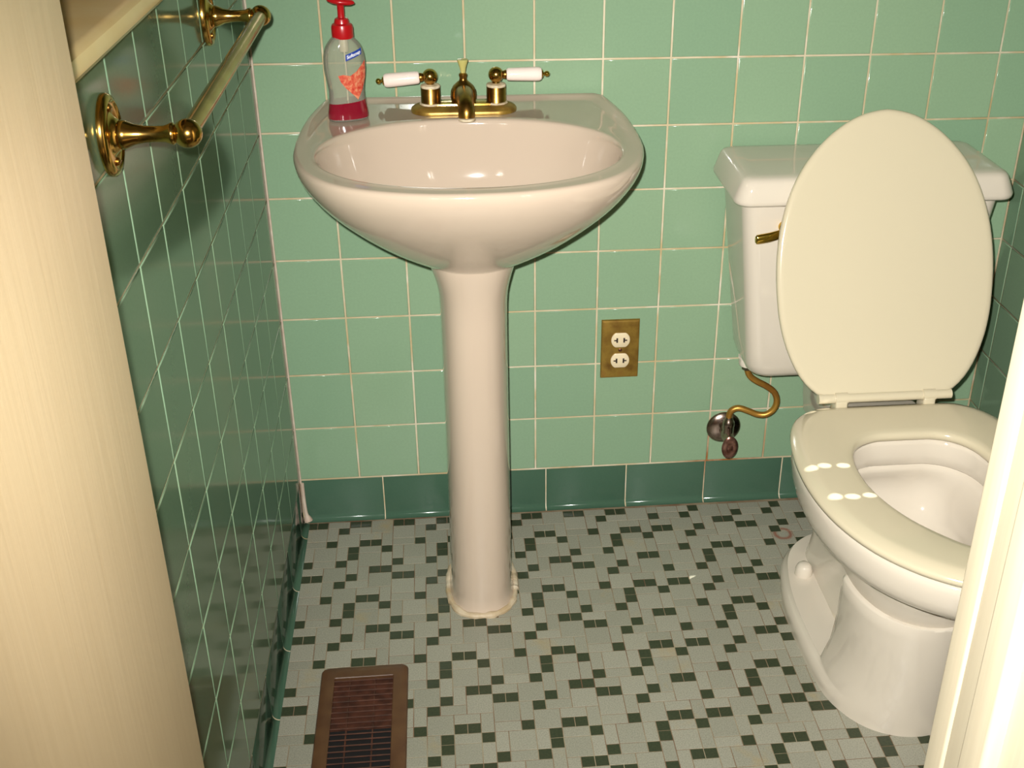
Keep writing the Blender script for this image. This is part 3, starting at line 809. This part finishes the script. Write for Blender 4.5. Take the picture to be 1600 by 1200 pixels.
SI = [(0, 0.040), (0.02, 0.058), (0.06, 0.0755), (0.13, 0.090), (0.25, 0.0985), (0.38, 0.1000), (0.5, 0.0960), (0.63, 0.085), (0.75, 0.069), (0.85, 0.049), (0.94, 0.027), (0.985, 0.013), (1, 0)]
YB, SL = -0.331, 0.449
O = outline(SO, YB, SL); I = outline(SI, -0.424, 0.276)
NP = len(O)
# smooth radial-ish relaxation so the tips are round
def relax(P, it=2):
    for _ in range(it):
        P = [((P[i - 1][0] + 2 * P[i][0] + P[(i + 1) % len(P)][0]) / 4, (P[i - 1][1] + 2 * P[i][1] + P[(i + 1) % len(P)][1]) / 4) for i in range(len(P))]
    return P
CS = (TX, -0.55)
O = polar(relax(O), CS, 120); I = polar(relax(I), CS, 120)
ZS = 0.400
mb = MB(); rings = []
for P, d, z in ((O, -0.006, ZS - 0.018), (O, -0.001, ZS - 0.016), (O, 0.0, ZS - 0.011), (O, -0.0010, ZS - 0.0078), (O, -0.0035, ZS - 0.0058), (O, -0.0100, ZS - 0.0030), (O, -0.0165, ZS - 0.0006), (O, -0.0205, ZS - 0.0001), (O, -0.026, ZS), (O, -0.045, ZS - 0.0006), (I, 0.014, ZS - 0.0016), (I, 0.0055, ZS - 0.0030), (I, 0.0018, ZS - 0.0056), (I, 0.0, ZS - 0.0100), (I, 0.0015, ZS - 0.0160), (I, 0.006, ZS - 0.018)):
    rings.append([(x, y, z) for x, y in (offset(P, d))])
rings.append(rings[0])
mb.loft(rings, cap0=False, cap1=False)
mb.build('seat', [SEAT], toi, sharp=70)
# ---- lid: raised, leaning back on the tank
LO = [(0, 0.098), (0.012, 0.107), (0.03, 0.1170), (0.065, 0.1310), (0.13, 0.1475), (0.25, 0.1645), (0.38, 0.1705), (0.5, 0.1705), (0.63, 0.1620), (0.75, 0.1440), (0.84, 0.1195), (0.92, 0.0855), (0.97, 0.052), (0.99, 0.029), (1, 0)]
LP = polar(relax([(a - TX, (b + 0.0)) for a, b in outline(LO, 0, 0.437)], 2), (0, -0.22), 120)
HY, HZ, LEAN = -0.3270, 0.4070, math.radians(20.5)
def lidpt(a, l, h):      # a across, l along from hinge, h thickness towards the viewer
    return (TX + 0.001 + a, HY + l * math.sin(LEAN) - h * math.cos(LEAN), HZ + l * math.cos(LEAN) + h * math.sin(LEAN))
def off2(P, d, c=(0, -0.22)):
    out = []
    n = len(P)
    for i in range(n):
        t = Vector(P[(i + 1) % n]) - Vector(P[i - 1]); t.normalize(); nr = Vector((t.y, -t.x)); q = Vector(P[i])
        if nr.dot(q - Vector(c)) < 0: nr = -nr
        out.append(tuple(q + nr * d))
    return out
mb = MB(); rings = []
for d, h in ((-0.012, -0.0085), (-0.006, -0.0080), (-0.0015, -0.0060), (0.0, -0.0020), (0.0, 0.0020), (-0.0015, 0.0050), (-0.0050, 0.0068), (-0.011, 0.0070)):
    rings.append([lidpt(x, -y, h) for x, y in off2(LP, d)])
for s_, h in ((0.80, 0.0064), (0.5, 0.0060)):
    rings.append([lidpt(x * s_, 0.22 + (-y - 0.22) * s_, h) for x, y in LP])
mb.loft(rings); mb.build('lid', [SEAT], toi, sharp=70)
# ---- hinge bar and the two blocks
mb = MB(); mb.tube([(TX - 0.106, HY - 0.004, HZ + 0.001), (TX + 0.106, HY - 0.004, HZ + 0.001)], 0.0078, 18)
mb.build('hinge_rod', [SEAT], toi)
for sx in (-1, 1):
    mb = MB()
    mb.tube([(TX + sx * 0.070 - 0.010, HY - 0.004, HZ + 0.001), (TX + sx * 0.070 + 0.010, HY - 0.004, HZ + 0.001)], 0.0096, 20)
    mb.box((TX + sx * 0.070 - 0.0095, HY - 0.014, 0.377), (TX + sx * 0.070 + 0.0095, HY + 0.014, HZ), 0.003)
    mb.build('hinge_block', [SEAT], toi, sharp=50)
# ---- bowl: lip, underside, neck, inner well and the rear deck
BO = offset(O, -0.0045)
def pinch(P, d, yshift=0.0, c=CS):
    return [(x, y + yshift) for x, y in offset(P, -d)]
mb = MB(); rings = []
nk = [(0.0, -0.345), (0.060, -0.347), (0.082, -0.362), (0.093, -0.400), (0.099, -0.450), (0.101, -0.490), (0.1015, -0.512)]
for k in range(1, 25):
    t_ = math.sin(PI / 2 * k / 24); nk.append((0.1015 * max(0.0, 1 - t_ ** 2.35) ** 0.5, -0.512 - t_ * 0.1405))
NECKS = polar([(TX + a, b) for a, b in nk] + [(TX - a, b) for a, b in nk[-2:0:-1]], CS, 120)
NECKS = polar(relax(NECKS, 2), CS, 120)
rings.append([(x, y, 0.210) for x, y in offset(NECKS, -0.012)])
rings.append([(x, y, 0.216) for x, y in offset(NECKS, -0.0045)])
rings.append([(x, y, 0.275) for x, y in offset(NECKS, -0.004)])
rings.append([(x, y, 0.301) for x, y in offset(NECKS, 0.002)])
B2 = offset(BO, -0.0)
for w, z in ((0.42, 0.3060), (0.66, 0.3095), (0.80, 0.3145), (0.895, 0.3225), (0.955, 0.333), (0.985, 0.345), (1.0, 0.3585), (1.0, 0.366), (0.99, 0.3745), (0.96, 0.3785)):
    rings.append([(x, y, z) for x, y in lerp2(NECKS, B2, w)])
for d, z in ((0.012, 0.3790), (0.0085, 0.3775), (0.0065, 0.3720), (0.0065, 0.352), (0.0070, 0.3385), (0.0095, 0.3355), (0.0165, 0.3350)):
    rings.append([(x, y, z) for x, y in offset(I, d)])
ci = (TX, -0.545)
for s, z, dy in ((1.085, 0.3285, 0.001), (1.03, 0.321, 0.008), (0.965, 0.311, 0.019), (0.90, 0.299, 0.031), (0.855, 0.280, 0.034), (0.79, 0.258, 0.032), (0.69, 0.241, 0.029), (0.54, 0.2305, 0.027), (0.36, 0.2255, 0.026), (0.2, 0.2235, 0.026)):
    rings.append([(ci[0] + (x - ci[0]) * s, ci[1] + dy + (y - ci[1]) * s, z) for x, y in I])
mb.loft(rings, cap0=True)
# deck under the tank, behind the seat
rings = [rrect(TX - hw, yf, TX + hw, -0.050, 0.02, z, 5) for z, hw, yf in ((0.235, 0.034, -0.36), (0.262, 0.038, -0.37), (0.30, 0.041, -0.37), (0.338, 0.043, -0.37), (0.3445, 0.041, -0.37))]
mb.loft(rings)
rings = [rrect(TX - hw, -0.40, TX + hw, yb, 0.016, z, 5) for z, hw, yb in ((0.300, 0.058, -0.255), (0.338, 0.066, -0.270), (0.366, 0.070, -0.276), (0.374, 0.068, -0.282), (0.3765, 0.064, -0.288))]
mb.loft(rings)
mb.build('bowl', [TOILET], toi, sharp=60)
mb = MB(); rg = [(ci[0] + (x - ci[0]) * 0.5, ci[1] + 0.027 + (y - ci[1]) * 0.5, 0.2292) for x, y in I]; mb.loft([rg, [(x, y, 0.2297) for x, y, z in rg]])
mb.build('water', [simple('toilet_water', lin(226, 222, 210), 0.02, Transmission_Weight=0.9, IOR=1.33).m], toi)
# ---- base: foot flange, narrow trapway at the back, round drum in front
FT = [(0.0, 0.0), (0.012, 0.030), (0.035, 0.055), (0.08, 0.080), (0.15, 0.100), (0.25, 0.113), (0.38, 0.1215), (0.55, 0.1225), (0.70, 0.1190), (0.80, 0.1120), (0.88, 0.0955), (0.94, 0.0700), (0.975, 0.046), (0.993, 0.024), (1.0, 0)]
def drum_hw(y, z):
    k = z / 0.22
    front = -0.637 - 0.0165 * k; yc = -0.500 - 0.012 * k
    hw = 0.1135 - 0.013 * smooth(0, 0.10, z) + 0.004 * smooth(0.12, 0.22, z)
    if y < front: return 0.0
    if y < yc:
        t = (yc - y) / (yc - front); d = hw * max(0.0, 1 - t ** 2.35) ** (1 / 2.0)
    else: d = hw
    rear = -0.478 - 0.034 * k
    trap = 0.060 - 0.010 * smooth(0.03, 0.09, z) + 0.012 * smooth(0.15, 0.22, z)
    if y > -0.25: trap *= math.sqrt(max(0.0, 1 - ((y + 0.25) / 0.055) ** 2))
    return trap + (d - trap) * (1 - smooth(rear - 0.012, rear + 0.022, y)) if y > yc - 0.05 else d
mb = MB(); rings = []; NB = 90
zl = [0.0, 0.010, 0.022, 0.029, 0.033, 0.0355, 0.037, 0.042, 0.055, 0.075, 0.10, 0.13, 0.16, 0.19, 0.212, 0.2155, 0.2165]
for z in zl:
    k = z / 0.22
    yb0, yf0 = -0.168, -0.637 - 0.0165 * k
    if z > 0.036: yb0 = -0.196
    R = []
    for i in range(NB + 1):
        s = 0.5 - 0.5 * math.cos(PI * i / NB); y = yb0 + (yf0 - yb0) * s
        foot = max(0.0, interp(FT, (y + 0.168) / (-0.637 + 0.168) if y > -0.637 else 1.0))
        fi = smooth(0.022, 0.036, z) * 0.011
        d = drum_hw(y, max(z, 0.0))
        fo = max(0.0, foot - fi)
        hw = max(fo, min(d, fo + 0.02) if z < 0.012 else d) if z <= 0.036 else d
        if i in (0, NB): hw = 0.0
        if z > 0.2125: hw = max(0, hw - (0.003 if z < 0.216 else 0.012))
        R.append((hw, y))
    rings.append([(TX + a, y, z) for a, y in R] + [(TX - a, y, z) for a, y in R[-2:0:-1]])
mb.loft(rings)
mb.build('base', [TOILET], toi, sharp=50)
for sx in (-1, 1):
    mb = MB(); mb.lathe([(0.0150, 0.0), (0.0152, 0.006), (0.0145, 0.012), (0.0122, 0.0185), (0.0080, 0.0225), (0.003, 0.0238)], 'z', (TX + sx * 0.0765, -0.288, 0.0352), 28)
    mb.build('bolt_cap', [TOILET], toi, sharp=60)

# =================================================================== shut-off valve with supply tube
VX, VZ = 0.7935, 0.1635
val = thing('shutoff_valve', (VX, -0.001, VZ), 'worn chrome shut-off valve with brass supply tube on the wall below the toilet tank', 'valve')
mb = MB(); mb.lathe([(0.0325, 0.0002), (0.0328, 0.0016), (0.0310, 0.0040), (0.0250, 0.0078), (0.0160, 0.0108), (0.0105, 0.0118), (0.0100, 0.0160)], '-y', (VX, 0, VZ), 40)
mb.build('escutcheon', [CHROME], val, sharp=50)
mb = MB()
mb.lathe([(0.0070, 0.010), (0.0070, 0.034), (0.0098, 0.036), (0.0110, 0.042), (0.0110, 0.056), (0.0085, 0.060), (0.0080, 0.067), (0.0055, 0.071), (0.0045, 0.078)], '-y', (VX - 0.0045, 0, VZ + 0.010), 24)
mb.lathe([(0.0100, -0.004), (0.0102, 0.012), (0.0108, 0.0135), (0.0108, 0.022), (0.0085, 0.025), (0.0066, 0.032)], 'z', (VX - 0.004, -0.048, VZ + 0.018), 24)
mb.build('valve_body', [CHROME], val, sharp=40)
mb = MB(); R = Matrix.Rotation(math.radians(12), 3, 'X')
mb.lathe([(0.0060, 0.0), (0.0118, 0.0020), (0.0138, 0.0055), (0.0118, 0.0085), (0.0060, 0.0092), (0.0045, 0.0075), (0.0020, 0.0090)], '-y', (VX - 0.0065, -0.074, VZ + 0.0035), 32, sx=1.10, sy=1.70)
mb.build('oval_handle', [RUSTY], val, sharp=60)
tp = [(VX - 0.004, -0.048, VZ + 0.040), (VX - 0.004, -0.048, VZ + 0.054), (VX + 0.0005, -0.0485, VZ + 0.0645), (VX + 0.012, -0.050, VZ + 0.069), (VX + 0.028, -0.053, VZ + 0.0645), (VX + 0.046, -0.056, VZ + 0.0575), (VX + 0.062, -0.059, VZ + 0.0585), (VX + 0.0745, -0.060, VZ + 0.0695), (VX + 0.0785, -0.060, VZ + 0.0865), (VX + 0.0720, -0.060, VZ + 0.1045), (VX + 0.0565, -0.060, VZ + 0.1180), (VX + 0.038, -0.060, VZ + 0.1290), (VX + 0.0245, -0.060, VZ + 0.1400), (VX + 0.0185, -0.060, VZ + 0.1530), (VX + 0.0180, -0.060, VZ + 0.1640)]
mb = MB(); mb.tube(crom(tp, 7), 0.0058, 20); mb.build('supply_tube', [BRASS_TUBE], val)
mb = MB()
mb.lathe([(0.0085, 0.0), (0.0100, 0.001), (0.0100, 0.009), (0.0085, 0.010)], 'z', (VX + 0.0180, -0.060, VZ + 0.1545), 6)
mb.build('tube_nut', [CHROME], val, sharp=30)
mb = MB()
mb.lathe([(0.0100, 0.0), (0.0150, 0.001), (0.0165, 0.006), (0.0165, 0.015), (0.0180, 0.016), (0.0180, 0.0185)], 'z', (VX + 0.0180, -0.060, VZ + 0.1628), 12)
mb.build('tank_nut', [simple('white_plastic_nut', lin(222, 212, 196), 0.4).m], val, sharp=30)

# =================================================================== floor register
reg = thing('floor_register', (0.133, -0.562, 0), 'brown metal floor register with louvres set in the mosaic floor by the left wall', 'floor vent')
RX0, RX1, RY1, RY0 = 0.0655, 0.2010, -0.4140, -0.7140
GX0, GX1, GY1, GY0 = 0.0865, 0.1785, -0.4395, -0.6885
mb = MB(); rings = []
for d, z in ((0.0, 0.0004), (0.0, 0.0022), (0.0018, 0.0048), (0.0060, 0.0062), (0.0130, 0.0066)):
    rings.append(rrect(RX0 + d, RY0 + d, RX1 - d, RY1 - d, 0.010 - 0.35 * d, z, 5))
NQ = len(rings[0])
for gz in (0.0066, 0.0058, -0.0004):
    g2 = 0.0 if gz > 0.006 else 0.0008
    rings.append(rrect(GX0 + g2, GY0 + g2, GX1 - g2, GY1 - g2, 0.001, gz, 5))
mb.loft(rings, cap0=False, cap1=False)
mb.build('frame', [BROWN_METAL], reg, sharp=30)
mb = MB(); k = 0; y = GY1 - 0.0062
while y > GY0 + 0.004:
    mb.tube([(GX0 - 0.001, y, 0.0046), (GX1 + 0.001, y, 0.0046)], 0.0011, 8)
    mb.loft([[(x, y + 0.0002, 0.0046), (x, y - 0.0002, 0.0046), (x, y + 0.0040, -0.0002), (x, y + 0.0044, -0.0002)] for x in (GX0, GX1)])
    y -= 0.0112
lo = mb.build('louvre', [BROWN_DARK], reg, sharp=30)
mb = MB()
for x in (GX0 + 0.0245, GX0 + 0.0635): mb.box((x - 0.0011, GY0, 0.0002), (x + 0.0011, GY1, 0.0034))
mb.build('divider', [BROWN_DARK], reg)
mb = MB(); mb.box((GX0 + 0.0005, GY0 + 0.0005, -0.0006), (GX1 - 0.0005, GY0 + 0.142, 0.0001)); mb.build('duct_dark_sheet', [BLACK], reg)  # thin black sheet standing in for the dark inside the open duct
mb = MB(); mb.box((GX0 + 0.0005, GY0 + 0.142, -0.0006), (GX1 - 0.0005, GY1 + 0.0012, 0.0003)); mb.build('damper', [BROWN_DARK], reg)

# =================================================================== camera
cam = bpy.data.cameras.new('camera'); co = bpy.data.objects.new('camera', cam); C.objects.link(co)
r = Vector((0.99488076, -0.10076053, 0.00771942)); u = Vector((0.04048075, 0.46735437, 0.8831428)); f = Vector((0.09259364, 0.87830929, -0.46904073))
M = Matrix((r, u, -f)).transposed().to_4x4(); M.translation = Vector((0.289903, -1.840643, 1.290402))
co.matrix_world = M
cam.sensor_width = 36; cam.sensor_fit = 'HORIZONTAL'; cam.lens = 1815.455 / 1600 * 36
cam.shift_x = -0.0760671 ; cam.shift_y = -0.0281091
cam.shift_x = -76.0671 / 1600; cam.shift_y = -28.1091 / 1600
cam.clip_start = 0.02
bpy.context.scene.camera = co

# =================================================================== light
def lamp(name, typ, loc, energy, color=(1, 1, 1), **kw):
    d = bpy.data.lights.new(name, typ); d.energy = energy; d.color = color
    for k, v in kw.items(): setattr(d, k, v)
    o = bpy.data.objects.new(name, d); C.objects.link(o); o.location = loc
    return o
cp = M.translation
fl = lamp('camera_flash', 'SPOT', cp + r * -0.020 + u * 0.030 + f * 0.01, 196, (1.0, 0.975, 0.925), spot_size=math.radians(84), spot_blend=1.0, shadow_soft_size=0.007)
tgt = cp + f * 1.6 + r * 0.22 + u * 0.02
fl.rotation_euler = (tgt - fl.location).to_track_quat('-Z', 'Y').to_euler()
dl = lamp('window_daylight', 'AREA', (-0.42, -0.60, 1.75), 3.2, (1.0, 0.86, 0.58), size=0.5, shape='DISK')
dl.rotation_euler = Vector((0.40, 0.0, -0.62)).to_track_quat('-Z', 'Y').to_euler()
sn = lamp('sun', 'SUN', (2.5, -2.2, 4.0), 7.0, (1.0, 0.96, 0.86), angle=math.radians(0.12))
sn.rotation_euler = SUN.to_track_quat('-Z', 'Y').to_euler()
w = bpy.data.worlds.new('world'); bpy.context.scene.world = w; w.use_nodes = True
w.node_tree.nodes['Background'].inputs[0].default_value = (1.0, 0.92, 0.78, 1); w.node_tree.nodes['Background'].inputs[1].default_value = 0.07

sc_ = bpy.context.scene
sc_.view_settings.view_transform = 'Standard'; sc_.view_settings.look = 'None'; sc_.view_settings.exposure = 0.0; sc_.view_settings.gamma = 1.0
sc_.view_settings.use_curve_mapping = False
sc_.cycles.use_denoising = True
